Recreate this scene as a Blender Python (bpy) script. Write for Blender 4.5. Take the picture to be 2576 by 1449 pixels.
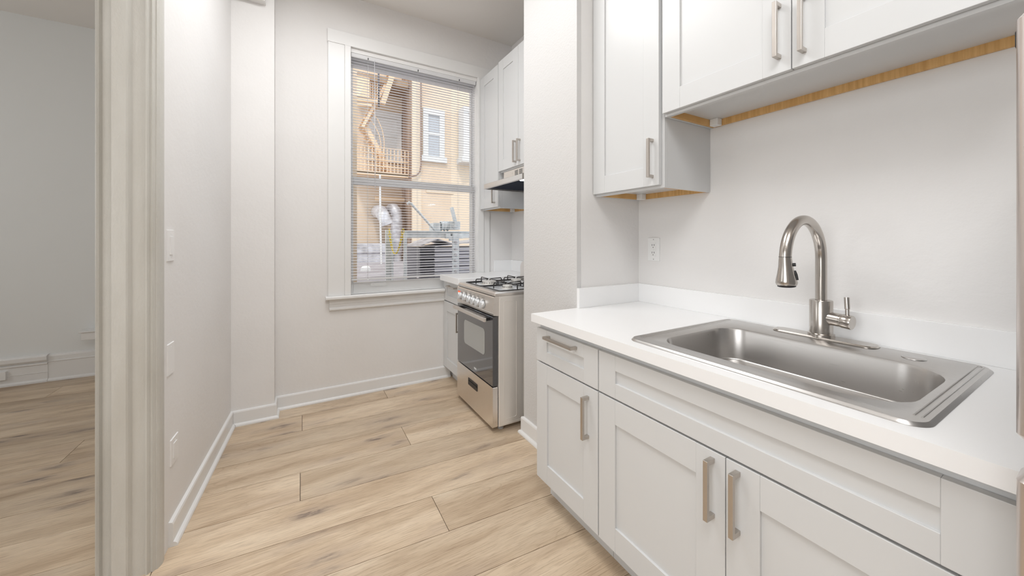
import bpy, bmesh, math, random
from mathutils import Vector, Matrix
random.seed(7)
D = bpy.data
for o in list(D.objects): D.objects.remove(o, do_unlink=True)
S = bpy.context.scene
COL = S.collection
PI = math.pi

# ------------------------------------------------------------------ camera
FPX, Y0, YAW, CH = 915.7, 601.4, 0.5237, 1.281
cam = D.cameras.new('camera'); co = D.objects.new('camera', cam); COL.objects.link(co)
co.location = (0, 0, CH); co.rotation_euler = (PI/2, 0, -YAW)
cam.sensor_width = 36; cam.lens = FPX/2576*36; cam.shift_y = -(724.5-Y0)/2576
cam.clip_start = 0.02
S.camera = co

# ------------------------------------------------------------------ world, sun, lamps, exposure
S.view_settings.view_transform = 'Standard'; S.view_settings.look = 'None'
S.view_settings.gamma = 1; S.view_settings.use_curve_mapping = False
S.view_settings.exposure = 0.09
W = D.worlds.new('sky'); S.world = W; W.use_nodes = True
wn = W.node_tree.nodes; wn['Background'].inputs[0].default_value = (0.86, 0.93, 1.0, 1); wn['Background'].inputs[1].default_value = 1.45
def lamp(name, kind, loc, rot, energy, color=(1, 1, 1), size=None, size_y=None, shape='RECTANGLE', spread=None):
    l = D.lights.new(name, kind); l.energy = energy; l.color = color
    if kind == 'AREA':
        l.shape = shape; l.size = size
        if size_y: l.size_y = size_y
        if spread: l.spread = spread
    elif size: 
        if kind == 'SUN': l.angle = size
        else: l.shadow_soft_size = size
    o = D.objects.new(name, l); COL.objects.link(o); o.location = loc; o.rotation_euler = rot
    return o
lamp('sun', 'SUN', (0, -4, 12), (math.radians(40), 0, math.radians(-24)), 1.25, (1, .96, .90), size=math.radians(6))
lamp('kitchen_ceiling_lamp', 'AREA', (.22, 1.95, 3.2), (0, 0, 0), 24, (.98, .99, 1), .9, .9)
lamp('added_overhead_fill', 'AREA', (-.2, -.35, 3.2), (0, 0, 0), 42, (.98, .99, 1), 1.4, 1.2)  # unseen overhead fill, added to balance the foreground
lamp('added_left_fill', 'AREA', (-2.6, -.2, 1.7), (0, math.radians(-90), 0), 41, (.98, .99, 1), 1.9, 1.9)  # added fill in the side room, evens out counter, doors and right wall
lamp('added_side_room_fill', 'AREA', (-4.1, 3.4, 1.9), (0, math.radians(-90), 0), 17, (.96, .98, 1), 1.6, 1.6)  # added fill by the outer wall, lifts the side room; no window modelled

# ------------------------------------------------------------------ materials
def mat(name, color, rough=.5, metal=0., spec=.5, coat=0., emit=None, estr=0.):
    m = D.materials.new(name); m.use_nodes = True
    b = m.node_tree.nodes['Principled BSDF']
    b.inputs['Base Color'].default_value = (*color, 1); b.inputs['Roughness'].default_value = rough
    b.inputs['Metallic'].default_value = metal; b.inputs['Specular IOR Level'].default_value = spec
    b.inputs['Coat Weight'].default_value = coat
    if emit:
        b.inputs['Emission Color'].default_value = (*emit, 1); b.inputs['Emission Strength'].default_value = estr
    return m
def nodes(m): return m.node_tree.nodes, m.node_tree.links, m.node_tree.nodes['Principled BSDF']
def add_bump(m, scale, strength, dist=.002, detail=4, stretch=(1, 1, 1), rough_var=0.):
    n, l, b = nodes(m)
    tc = n.new('ShaderNodeTexCoord'); mp = n.new('ShaderNodeMapping'); mp.inputs['Scale'].default_value = stretch
    nz = n.new('ShaderNodeTexNoise'); nz.inputs['Scale'].default_value = scale; nz.inputs['Detail'].default_value = detail
    bp = n.new('ShaderNodeBump'); bp.inputs['Strength'].default_value = strength; bp.inputs['Distance'].default_value = dist
    l.new(tc.outputs['Object'], mp.inputs[0]); l.new(mp.outputs[0], nz.inputs['Vector'])
    l.new(nz.outputs[0], bp.inputs['Height']); l.new(bp.outputs[0], b.inputs['Normal'])
    if rough_var:
        r = b.inputs['Roughness'].default_value
        mr = n.new('ShaderNodeMapRange'); mr.inputs[3].default_value = r-rough_var; mr.inputs[4].default_value = r+rough_var
        l.new(nz.outputs[0], mr.inputs[0]); l.new(mr.outputs[0], b.inputs['Roughness'])
    return m
def mottle(m, c1, c2, scale, stretch=(1, 1, 1), detail=4, lo=.35, hi=.65):
    n, l, b = nodes(m)
    tc = n.new('ShaderNodeTexCoord'); mp = n.new('ShaderNodeMapping'); mp.inputs['Scale'].default_value = stretch
    nz = n.new('ShaderNodeTexNoise'); nz.inputs['Scale'].default_value = scale; nz.inputs['Detail'].default_value = detail
    cr = n.new('ShaderNodeValToRGB'); cr.color_ramp.elements[0].position = lo; cr.color_ramp.elements[1].position = hi
    cr.color_ramp.elements[0].color = (*c1, 1); cr.color_ramp.elements[1].color = (*c2, 1)
    l.new(tc.outputs['Object'], mp.inputs[0]); l.new(mp.outputs[0], nz.inputs['Vector']); l.new(nz.outputs[0], cr.inputs[0])
    l.new(cr.outputs[0], b.inputs['Base Color'])
    return m
M = {}
M['wall'] = add_bump(mottle(mat('wall_paint', (.815, .80, .785), .55), (.80, .784, .77), (.825, .81, .797), 2.2), 38, .32, .0035, 5)
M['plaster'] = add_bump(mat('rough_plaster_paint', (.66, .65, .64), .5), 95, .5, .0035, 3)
M['ceil'] = add_bump(mat('ceiling_paint', (.83, .80, .765), .6), 25, .15, .002)
M['greywall'] = add_bump(mat('side_room_paint', (.80, .815, .81), .6), 30, .2, .002)
M['trim'] = add_bump(mat('trim_paint', (.82, .815, .805), .32), 18, .12, .002)
M['jamb'] = add_bump(mottle(mat('old_jamb_paint', (.72, .70, .64), .38), (.52, .50, .455), (.58, .565, .525), 9, (1, 1, .25)), 130, .6, .0022, 8, (1, 1, .5))
M['cab'] = mat('cabinet_lacquer', (.67, .675, .675), .32)
M['cabin'] = mat('cabinet_side_laminate', (.72, .715, .69), .45)
M['gap'] = mat('cabinet_reveal', (.62, .60, .52), .6)
M['quartz'] = add_bump(mat('white_laminate_top', (.91, .91, .91), .26), 120, .03, .0005)
def wood(name, c1, c2, vertical=True):
    m = mat(name, c1, .5)
    return mottle(m, c1, c2, 9, (1, 12, .6) if vertical else (1, 1, 12), 5)
M['ply'] = wood('plywood_rail', (.62, .35, .12), (.76, .47, .19))
def steel(name, col, rough, stretch, bstr=.08, scale=30):
    m = mat(name, col, rough, 1.0)
    return add_bump(m, scale, bstr, .0006, 3, stretch, .06)
M['steel_y'] = steel('brushed_steel_sink', (.56, .545, .53), .30, (10, .6, 10), .012, 24)
M['nickel'] = steel('brushed_nickel', (.52, .485, .45), .22, (1, 1, 14), .02)
M['pull'] = steel('satin_nickel_pull', (.56, .52, .48), .33, (1, 1, 1), .03)
M['range'] = steel('range_steel', (.76, .72, .68), .3, (1, 1, 8), .02)
M['range_side'] = steel('range_side_steel', (.84, .81, .77), .45, (1, 1, 8), .02)
M['range_side'].node_tree.nodes['Principled BSDF'].inputs['Metallic'].default_value = .55
M['fridge'] = steel('fridge_steel', (.74, .68, .65), .3, (10, 10, 1), .02)
M['black'] = mat('black_plastic', (.012, .012, .014), .35)
M['iron'] = mat('black_enamel_wire', (.012, .011, .012), .28)
M['glassblk'] = mat('black_oven_glass', (.055, .055, .06), .05, 0, .6, 1.)
M['glasswin'] = mat('oven_window_glass', (.34, .35, .34), .06, 0, .6, 1.)
M['hooddark'] = mat('hood_underside', (.006, .012, .03), .6, 0, .1)
M['knob'] = mat('silver_knob', (.72, .74, .76), .3, .35)
M['plate'] = mat('white_plastic', (.87, .87, .86), .3)
M['paintplate'] = mat('painted_plate', (.83, .82, .81), .4)
M['slot'] = mat('dark_slot', (.03, .03, .03), .5)
M['grey'] = mat('grey_plastic', (.4, .4, .4), .4)
M['red'] = mat('display_red', (.25, .01, .0), .3, emit=(1, .06, .01), estr=.7)
M['orange'] = mat('display_digits', (1, .3, .1), .3, emit=(1, .35, .1), estr=2.)
M['lampw'] = mat('hood_lamp', (1, 1, 1), .3, emit=(.82, .91, 1), estr=45)
M['slat'] = mat('blind_white', (.95, .95, .97), .35)
def translucent(m, f):
    n, l, b = nodes(m); o = n['Material Output']; t = n.new('ShaderNodeBsdfTranslucent'); x = n.new('ShaderNodeMixShader')
    t.inputs[0].default_value = b.inputs['Base Color'].default_value; x.inputs[0].default_value = f
    l.new(b.outputs[0], x.inputs[1]); l.new(t.outputs[0], x.inputs[2]); l.new(x.outputs[0], o.inputs[0])
translucent(M['slat'], .35)
M['blindrail'] = mat('blind_headrail', (.70, .70, .71), .4)
M['cord'] = mat('blind_cord', (.75, .75, .76), .6)
M['burner'] = mat('burner_cap', (.75, .72, .68), .35, .3)
M['pan'] = mat('cooktop_steel', (.80, .82, .84), .25, .5)
M['ink'] = mat('panel_ink', (.2, .19, .18), .5)
# glass pane: mostly transparent
g = D.materials.new('window_glass'); g.use_nodes = True; n = g.node_tree.nodes; l = g.node_tree.links
n.clear(); out = n.new('ShaderNodeOutputMaterial'); mx = n.new('ShaderNodeMixShader'); tr = n.new('ShaderNodeBsdfTransparent'); gl = n.new('ShaderNodeBsdfGlossy')
gl.inputs['Roughness'].default_value = .02; mx.inputs[0].default_value = .015
l.new(tr.outputs[0], mx.inputs[1]); l.new(gl.outputs[0], mx.inputs[2]); l.new(mx.outputs[0], out.inputs[0]); M['glass'] = g
# exterior
M['stucco'] = add_bump(mottle(mat('beige_stucco', (.76, .60, .45), .9), (.73, .57, .42), (.79, .64, .49), 1.1), 20, .3, .01)
M['stucco_l'] = mat('pale_beige_stucco', (.80, .66, .50), .9)
M['stucco_d'] = mottle(mat('dark_stucco', (.5, .33, .22), .9), (.30, .20, .145), (.52, .37, .27), 1.6, (3, 3, .4), 5)  # darker brown stucco with vertically drawn mottling
M['extwhite'] = mat('white_window_paint', (.74, .73, .71), .5)
M['extpane'] = mat('pane_pale', (.50, .52, .55), .25)
M['galv'] = mottle(mat('galvanised_steel', (.76, .80, .82), .4, .1), (.66, .71, .73), (.88, .92, .93), 14)
M['duct'] = mottle(mat('duct_metal', (.55, .54, .55), .5, .3), (.42, .40, .41), (.70, .69, .72), 6)
M['chain'] = mat('yellow_chain', (.95, .72, .03), .4)
M['roof'] = mottle(mat('grey_roofing', (.34, .31, .33), .9), (.30, .27, .28), (.42, .39, .41), 2)
M['louver'] = mat('louver_grey', (.58, .56, .60), .5)
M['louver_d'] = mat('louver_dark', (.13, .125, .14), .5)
M['escape'] = mat('beige_iron', (.82, .60, .40), .6)
M['escape_d'] = mat('rusty_iron', (.40, .27, .17), .8)
M['rod'] = mat('dark_pipe', (.10, .09, .10), .5)
M['pipe'] = mat('beige_pipe', (.76, .55, .36), .6)
M['conduit'] = mat('brown_conduit', (.28, .19, .15), .6)

# floor planks: object-space grain, per plank random from uv map
def floor_mat():
    m = mat('oak_planks', (.6, .45, .3), .42); n, l, b = nodes(m)
    uv = n.new('ShaderNodeUVMap'); uv.uv_map = 'rand'
    tc = n.new('ShaderNodeTexCoord')
    sep = n.new('ShaderNodeSeparateXYZ'); l.new(uv.outputs[0], sep.inputs[0])
    cmb = n.new('ShaderNodeVectorMath'); cmb.operation = 'MULTIPLY_ADD'
    l.new(uv.outputs[0], cmb.inputs[0]); cmb.inputs[1].default_value = (37, 53, 0); l.new(tc.outputs['Object'], cmb.inputs[2])
    def noise(scale, st, detail=6, rough=.55, dist=0.):
        mp = n.new('ShaderNodeMapping'); mp.inputs['Scale'].default_value = st; l.new(cmb.outputs[0], mp.inputs[0])
        nz = n.new('ShaderNodeTexNoise'); nz.inputs['Scale'].default_value = scale; nz.inputs['Detail'].default_value = detail
        nz.inputs['Roughness'].default_value = rough; nz.inputs['Distortion'].default_value = dist
        l.new(mp.outputs[0], nz.inputs['Vector']); return nz.outputs[0]
    def ramp(src, stops):
        r = n.new('ShaderNodeValToRGB'); e = r.color_ramp.elements
        e[0].position, e[0].color = stops[0][0], (*stops[0][1], 1); e[1].position, e[1].color = stops[-1][0], (*stops[-1][1], 1)
        for p, c in stops[1:-1]: k = e.new(p); k.color = (*c, 1)
        l.new(src, r.inputs[0]); return r.outputs[0]
    def mix(fac, a, bb, mode='MIX', f=None):
        x = n.new('ShaderNodeMix'); x.data_type = 'RGBA'; x.blend_type = mode
        if fac is None: x.inputs[0].default_value = f
        else: l.new(fac, x.inputs[0])
        for i, s in ((6, a), (7, bb)):
            if isinstance(s, tuple): x.inputs[i].default_value = (*s, 1)
            else: l.new(s, x.inputs[i])
        return x.outputs[2]
    broad = ramp(noise(2.2, (.55, 3.4, 1), 5, .55, .6), [(.30, (.45, .325, .215)), (.46, (.61, .475, .335)), (.6, (.70, .565, .415)), (.78, (.77, .645, .49))])
    fine = ramp(noise(22, (.4, 9, 1), 8, .7), [(.36, (.64, .60, .56)), (.52, (1, 1, 1))])
    c = mix(None, broad, fine, 'MULTIPLY', .8)
    # cathedral rings
    mp = n.new('ShaderNodeMapping'); mp.inputs['Scale'].default_value = (.55, 3.0, 1); l.new(cmb.outputs[0], mp.inputs[0])
    nz = n.new('ShaderNodeTexNoise'); nz.inputs['Scale'].default_value = 1.7; nz.inputs['Detail'].default_value = 1.5; l.new(mp.outputs[0], nz.inputs['Vector'])
    mu = n.new('ShaderNodeMath'); mu.operation = 'MULTIPLY'; mu.inputs[1].default_value = 26; l.new(nz.outputs[0], mu.inputs[0])
    fr = n.new('ShaderNodeMath'); fr.operation = 'FRACT'; l.new(mu.outputs[0], fr.inputs[0])
    rings = ramp(fr.outputs[0], [(0, (.70, .65, .60)), (.14, (1, 1, 1)), (.9, (1, 1, 1)), (1, (.70, .65, .60))])
    rm = ramp(noise(1.3, (.8, 2.4, 1), 2), [(.50, (0, 0, 0)), (.62, (1, 1, 1))])
    rgb = n.new('ShaderNodeRGBToBW'); l.new(rm, rgb.inputs[0])
    mh = n.new('ShaderNodeMath'); mh.operation = 'MULTIPLY'; mh.inputs[1].default_value = .55; l.new(rgb.outputs[0], mh.inputs[0])
    c2 = mix(None, c, rings, 'MULTIPLY', 1.)
    c = mix(mh.outputs[0], c, c2)
    # knots and dark checks
    mp = n.new('ShaderNodeMapping'); mp.inputs['Scale'].default_value = (.9, 3.0, 1); l.new(cmb.outputs[0], mp.inputs[0])
    nd = n.new('ShaderNodeTexNoise'); nd.inputs['Scale'].default_value = 9; l.new(mp.outputs[0], nd.inputs['Vector'])
    va = n.new('ShaderNodeVectorMath'); va.operation = 'MULTIPLY_ADD'; l.new(nd.outputs['Color'], va.inputs[0]); va.inputs[1].default_value = (.16, .16, 0); l.new(mp.outputs[0], va.inputs[2])
    vo = n.new('ShaderNodeTexVoronoi'); vo.inputs['Scale'].default_value = 2.9; l.new(va.outputs[0], vo.inputs['Vector'])
    knot = ramp(vo.outputs['Distance'], [(.0, (1, 1, 1)), (.08, (1, 1, 1)), (.15, (.5, .5, .5)), (.26, (0, 0, 0))])
    kb = n.new('ShaderNodeRGBToBW'); l.new(knot, kb.inputs[0])
    gate = ramp(vo.outputs['Color'], [(.47, (0, 0, 0)), (.50, (1, 1, 1))])
    gb = n.new('ShaderNodeRGBToBW'); l.new(gate, gb.inputs[0])
    kk = n.new('ShaderNodeMath'); kk.operation = 'MULTIPLY'; l.new(kb.outputs[0], kk.inputs[0]); l.new(gb.outputs[0], kk.inputs[1])
    st = ramp(noise(7, (1.0, 7, 1), 5, .7), [(.47, (1, 1, 1)), (.56, (.12, .12, .12))])
    sb = n.new('ShaderNodeRGBToBW'); l.new(st, sb.inputs[0])
    k2 = n.new('ShaderNodeMath'); k2.operation = 'MULTIPLY'; l.new(kk.outputs[0], k2.inputs[0]); l.new(sb.outputs[0], k2.inputs[1])
    halo = ramp(vo.outputs['Distance'], [(.05, (.42, .42, .42)), (.6, (0, 0, 0))])
    hbw = n.new('ShaderNodeRGBToBW'); l.new(halo, hbw.inputs[0])
    hm = n.new('ShaderNodeMath'); hm.operation = 'MULTIPLY'; l.new(hbw.outputs[0], hm.inputs[0]); l.new(gb.outputs[0], hm.inputs[1])
    c = mix(hm.outputs[0], c, (.40, .31, .25))
    c = mix(k2.outputs[0], c, (.15, .115, .10))
    # plank tone
    tone = n.new('ShaderNodeMapRange'); tone.inputs[3].default_value = .90; tone.inputs[4].default_value = 1.08
    l.new(sep.outputs[0], tone.inputs[0])
    tv = n.new('ShaderNodeCombineColor')
    for i in range(3): l.new(tone.outputs[0], tv.inputs[i])
    c = mix(None, c, tv.outputs[0], 'MULTIPLY', 1.)
    l.new(c, b.inputs['Base Color'])
    return m
M['floor'] = floor_mat()

# ------------------------------------------------------------------ mesh helpers
class MB:
    def __init__(s): s.bm = bmesh.new()
    def _add(s, verts, faces, smooth=False):
        vs = [s.bm.verts.new(v) for v in verts]
        for f in faces:
            try: fc = s.bm.faces.new([vs[i] for i in f]); fc.smooth = smooth
            except ValueError: pass
        return vs
    def box(s, x0, x1, y0, y1, z0, z1, bev=0.):
        t = bmesh.new() if bev else s.bm
        P = [(x, y, z) for x in (x0, x1) for y in (y0, y1) for z in (z0, z1)]
        F = [(0, 1, 3, 2), (4, 6, 7, 5), (0, 4, 5, 1), (2, 3, 7, 6), (0, 2, 6, 4), (1, 5, 7, 3)]
        vs = [t.verts.new(p) for p in P]
        for f in F: t.faces.new([vs[i] for i in f])
        if bev:
            bmesh.ops.bevel(t, geom=list(t.edges), offset=bev, segments=2, affect='EDGES', profile=.5)
            s.merge(t)
        return s
    def merge(s, t, smooth=None):
        mp = {v: s.bm.verts.new(v.co) for v in t.verts}
        for f in t.faces:
            nf = s.bm.faces.new([mp[v] for v in f.verts]); nf.smooth = f.smooth if smooth is None else smooth
        t.free()
    def prism(s, poly, axis, a, b, smooth=False):
        """poly of 2D pts; axis 0: (y,z) extruded in x; 1: (x,z) in y; 2: (x,y) in z"""
        def P(p, q): return (q, p[0], p[1]) if axis == 0 else (p[0], q, p[1]) if axis == 1 else (p[0], p[1], q)
        n = len(poly); V = [P(p, a) for p in poly]+[P(p, b) for p in poly]
        F = [tuple(range(n-1, -1, -1)), tuple(range(n, 2*n))]
        s._add(V, F)
        vs = [s.bm.verts.new(v) for v in V]
        for i in range(n):
            j = (i+1) % n; f = s.bm.faces.new([vs[i], vs[j], vs[n+j], vs[n+i]]); f.smooth = smooth
        return s
    def tube(s, pts, r, seg=12, caps=True, smooth=True, closed=False, square=False):
        pts = [Vector(p) for p in pts]; n = len(pts); R = r if isinstance(r, (list, tuple)) else [r]*n
        rings = []; up = None
        for i, p in enumerate(pts):
            if closed: d = (pts[(i+1) % n]-pts[i-1]).normalized()
            else: d = ((pts[i+1]-p).normalized() if i < n-1 else Vector((0, 0, 0)))+((p-pts[i-1]).normalized() if i > 0 else Vector((0, 0, 0)))
            d = d.normalized()
            if up is None: up = Vector((0, 0, 1)) if abs(d.z) < .9 else Vector((1, 0, 0))
            a = d.cross(up).normalized(); up2 = a.cross(d).normalized(); up = up2
            ph = PI/4 if square else 0; rr = R[i]*(math.sqrt(2) if square else 1)
            rings.append([s.bm.verts.new(p+a*math.cos(t*2*PI/seg+ph)*rr+up2*math.sin(t*2*PI/seg+ph)*rr) for t in range(seg)])
        m = n if closed else n-1
        for i in range(m):
            A, B = rings[i], rings[(i+1) % n]
            for t in range(seg):
                f = s.bm.faces.new([A[t], A[(t+1) % seg], B[(t+1) % seg], B[t]]); f.smooth = smooth and not square
        if caps and not closed:
            s.bm.faces.new(rings[0][::-1]); s.bm.faces.new(rings[-1])
        return s
    def bar(s, p, q, r): return s.tube([p, q], r, 4, square=True)
    def lathe(s, prof, c, axis=(0, 0, 1), seg=32, smooth=True, scale=(1, 1)):
        """prof: list of (r,h) along axis from c"""
        ax = Vector(axis).normalized(); up = Vector((0, 0, 1)) if abs(ax.z) < .9 else Vector((1, 0, 0))
        a = ax.cross(up).normalized(); b = ax.cross(a).normalized(); c = Vector(c); rings = []
        for r, h in prof:
            if r < 1e-6: rings.append([s.bm.verts.new(c+ax*h)])
            else: rings.append([s.bm.verts.new(c+ax*h+a*math.cos(2*PI*t/seg)*r*scale[0]+b*math.sin(2*PI*t/seg)*r*scale[1]) for t in range(seg)])
        for A, B in zip(rings, rings[1:]):
            for t in range(seg):
                u = (t+1) % seg
                vs = [A[0], B[t], B[u]] if len(A) == 1 else [A[t], A[u], B[0]] if len(B) == 1 else [A[t], A[u], B[u], B[t]]
                f = s.bm.faces.new(vs); f.smooth = smooth
        return s
    def loft(s, loops, smooth=True, cap=False):
        R = [[s.bm.verts.new(p) for p in L] for L in loops]
        for A, B in zip(R, R[1:]):
            for t in range(len(A)):
                u = (t+1) % len(A); f = s.bm.faces.new([A[t], A[u], B[u], B[t]]); f.smooth = smooth
        if cap: s.bm.faces.new(R[-1])
        return s
def smooth_by_angle(me, ang=.6):
    bm = bmesh.new(); bm.from_mesh(me)
    for e in bm.edges:
        e.smooth = not (len(e.link_faces) == 2 and e.link_faces[0].normal.angle(e.link_faces[1].normal, 0) > ang)
    bm.to_mesh(me); bm.free()
def finish(mb, name, m, parent=None, origin=None, recalc=True):
    bm = mb.bm
    if recalc: bmesh.ops.recalc_face_normals(bm, faces=bm.faces)
    off = Vector((0, 0, 0))
    p = parent
    while p is not None: off += p.location; p = p.parent
    if parent is None and origin is not None: off = Vector(origin)
    loc = Vector((0, 0, 0))
    if parent is not None and bm.verts:
        pass
    bmesh.ops.translate(bm, verts=bm.verts, vec=-off)
    me = D.meshes.new(name); bm.to_mesh(me); bm.free(); me.materials.append(M[m] if isinstance(m, str) else m)
    smooth_by_angle(me)
    o = D.objects.new(name, me); COL.objects.link(o)
    if parent is not None: o.parent = parent
    else: o.location = off
    return o
def part(mb, name, m, parent, label=None):
    o = finish(mb, name, m, parent)
    if label: o['label'] = label
    return o
def thing(name, label, cat, loc, group=None, kind=None):
    o = D.objects.new(name, None); COL.objects.link(o); o.location = loc; o.empty_display_size = .05
    o['label'] = label; o['category'] = cat
    if group: o['group'] = group
    if kind: o['kind'] = kind
    return o
def solo(mb, name, m, label, cat, origin, group=None):
    o = finish(mb, name, m, None, origin); o['label'] = label; o['category'] = cat
    if group: o['group'] = group
    return o
def struct(mb, name, m, parent=None, label=None, cat=None):
    o = finish(mb, name, m, parent)
    if parent is None: o['kind'] = 'structure'
    if label: o['label'] = label
    if cat: o['category'] = cat
    return o
def rrect(x0, x1, y0, y1, r, n=6):
    if not isinstance(r, (tuple, list)): r = [r]*4
    P = []
    for (cx, cy, a0, q) in ((x1, y1, 0, r[0]), (x0, y1, PI/2, r[1]), (x0, y0, PI, r[2]), (x1, y0, 3*PI/2, r[3])):
        sx = -1 if cx == x1 else 1; sy = -1 if cy == y1 else 1
        for i in range(n+1):
            a = a0+PI/2*i/n; P.append((cx+sx*q+q*math.cos(a), cy+sy*q+q*math.sin(a)))
    return P
def ray(u, v):
    p = (u-1288)/FPX; q = (Y0-v)/FPX; s, c = math.sin(YAW), math.cos(YAW)
    return Vector((s+c*p, c-s*p, q))
def at(u, v, y):
    r = ray(u, v); t = y/r.y; return Vector((r.x*t, y, CH+r.z*t))

# ------------------------------------------------------------------ room shell
CZ = 3.263; XR = 1.745; XA = 1.87; YE = 1.508; YC = 2.042; XC = 1.27; YB = 3.245; YP = 3.115
def xl(y): return -.482+.0551*(y-1.9685)
# floor
def seam(k):  # seam k at x=0 and slope ; k=0 -> 3.058 going towards the camera
    y = 3.058-.2495*k; sl = -.035-.0075*max(0, min(5, k))
    if k < 0: sl = -.045-.01*min(3, -k)
    return y, sl
fm = bmesh.new(); uvl = fm.loops.layers.uv.new('rand')
X0F, X1F = -4.2, 1.95
for k in range(-8, 23):
    (ya, sa), (yb, sb) = seam(k), seam(k+1)     # row between seams
    j0 = {0: .002, 1: -.60, 2: .588, 3: -.007, 4: -.50, 5: .56, 6: 1.25, 7: -.62}.get(k, (.6-.6*((k+1) % 3)))
    xs = [X0F]; x = j0
    while x > X0F: x -= 1.8
    x += 1.8
    while x < X1F:
        if x-xs[-1] > .02: xs.append(x)
        x += 1.8
    xs.append(X1F); gp = .0013
    for a, b in zip(xs, xs[1:]):
        rnd = (random.random(), random.random())
        vs = [fm.verts.new(p) for p in ((a+gp, yb+sb*a+gp, 0), (b-gp, yb+sb*b+gp, 0), (b-gp, ya+sa*b-gp, 0), (a+gp, ya+sa*a-gp, 0))]
        lo = [fm.verts.new((v.co.x, v.co.y, -.006)) for v in vs]
        fs = [fm.faces.new(vs)]
        for i in range(4): fs.append(fm.faces.new([vs[i], lo[i], lo[(i+1) % 4], vs[(i+1) % 4]]))
        for f in fs:
            for lp in f.loops: lp[uvl].uv = rnd
fm.normal_update()
me = D.meshes.new('floor'); fm.to_mesh(me); fm.free(); me.materials.append(M['floor'])
fo = D.objects.new('floor', me); COL.objects.link(fo); fo['kind'] = 'structure'
struct(MB().box(-4.3, 2.1, -2.7, 5.2, -.08, -.006), 'trim_1', mat('subfloor', (.06, .04, .03), .9))

struct(MB().box(-4.3, 2.1, -2.7, YB+.2, CZ, CZ+.1).box(-4.3, -.55, YB+.2, 5.2, CZ, CZ+.1), 'ceiling', 'ceil')
struct(MB().box(XR, XR+.2, -2.6, YE, 0, CZ), 'wall_right', 'wall')
# partition with column between sink run and range alcove (plus smooth return beside the sink counter)
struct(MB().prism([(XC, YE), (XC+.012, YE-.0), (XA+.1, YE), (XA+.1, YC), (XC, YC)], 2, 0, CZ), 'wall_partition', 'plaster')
struct(MB().box(XC+.03, XR, YE-.002, YE, 0, CZ), 'trim_2', 'wall')
struct(MB().box(XA, XA+.2, YC, YB, 0, CZ), 'wall_alcove', 'wall')
# window wall with opening
WX0, WX1, WZ0, WZ1 = .335, 1.49, .826, 2.83
w = MB(); y0, y1 = YB, YB+.2
w.box(-.2, WX0, y0, y1, 0, CZ).box(WX1, XA+.2, y0, y1, 0, CZ).box(WX0, WX1, y0, y1, 0, WZ0).box(WX0, WX1, y0, y1, WZ1, CZ)
struct(w, 'wall_back', 'wall')
XJ = at(690, 700, YP).x
struct(MB().box(-.62, XJ, YP, YB+.2, 0, CZ), 'wall_pilaster', 'wall')
struct(MB().box(XJ-.35, at(667, 4, YP-.06).x, YP-.06, YP, 2.94, CZ-.001), 'trim_3', 'wall')
struct(MB().prism([(xl(1.935), 1.935), (xl(YP), YP), (-.65, YP), (-.65, 1.935)], 2, 0, CZ).box(-.65, -.55, YP, 4.95, 0, CZ), 'wall_left', 'wall')
struct(MB().box(-.65, -.50, -1.5, 1.935, 2.62, CZ), 'wall_above_doorway', 'wall')
struct(MB().box(-.65, -.50, -2.6, -1.5, 0, CZ), 'wall_left_near', 'wall')
struct(MB().box(-.65, XR+.2, -2.7, -2.6, 0, CZ), 'wall_front', 'wall')
struct(MB().box(-4.2, -.55, 4.95, 5.1, 0, CZ), 'wall_side_room_far', 'greywall')
struct(MB().box(-4.3, -4.2, -2.6, 5.1, 0, CZ), 'wall_side_room_left', 'greywall')
struct(MB().box(-4.2, -.65, -2.7, -2.6, 0, CZ), 'wall_side_room_near', 'greywall')

# doorway jamb with worn layered mouldings
prof = [(-.65, 1.99), (-.662, 1.985), (-.660, 1.93), (-.652, 1.915), (-.646, 1.919), (-.640, 1.928), (-.605, 1.930), (-.605, 1.890),
        (-.567, 1.890), (-.562, 1.893), (-.553, 1.903), (-.517, 1.906), (-.516, 1.898), (-.512, 1.898), (-.504, 1.907), (-.500, 1.907), (-.498, 1.904), (-.490, 1.913), (-.487, 1.912),
        (-.481, 1.920), (-.479, 1.926), (-.476, 1.935), (-.476, 1.955), (-.484, 1.957), (-.52, 1.94)]
struct(MB().prism(prof, 2, 0, 2.62), 'door_1', 'jamb')

# baseboards: board with eased top and quarter round
BB = [(0, 0), (.030, 0), (.030, .006), (.027, .013), (.021, .018), (.015, .020), (.015, .092), (.012, .100), (0, .103)]
def baseboard(name, p, q, nrm, h=1.0, cap0=0, cap1=0, m='trim', prof=BB):
    """profile swept from p to q, nrm = outward 2D normal; cap = mitre shift at each end along the run per unit depth"""
    P, Q = Vector(p), Vector(q); d = (Q-P).normalized(); nn = Vector(nrm)
    mb = MB(); A = []; B = []
    for t, z in prof:
        a = P+nn*t+d*(cap0*t); b = Q+nn*t+d*(cap1*t)
        A.append((a.x, a.y, z*h)); B.append((b.x, b.y, z*h))
    n = len(prof); mb._add(A+B, [tuple(range(n)), tuple(range(2*n-1, n-1, -1))]+[(i, i+n, (i+1) % n+n, (i+1) % n) for i in range(n)])
    return struct(mb, name, m)
dl = Vector((xl(YP)-xl(2.0), YP-2.0)).normalized(); nl = (dl.y, -dl.x)
baseboard('baseboard_left', (xl(2.02), 2.02), (xl(YP), YP), nl, cap1=-1)
baseboard('baseboard_pilaster', (xl(YP), YP), (XJ, YP), (0, -1), cap0=1, cap1=1)
baseboard('baseboard_jog', (XJ, YP), (XJ, YB), (1, 0), cap0=-1, cap1=-1)
baseboard('baseboard_back', (XJ, YB), (1.20, YB), (0, -1), cap0=1)
baseboard('baseboard_partition', (XC, YC), (XC, YE), (-1, 0), cap0=-1, cap1=0, h=1.08)
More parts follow.
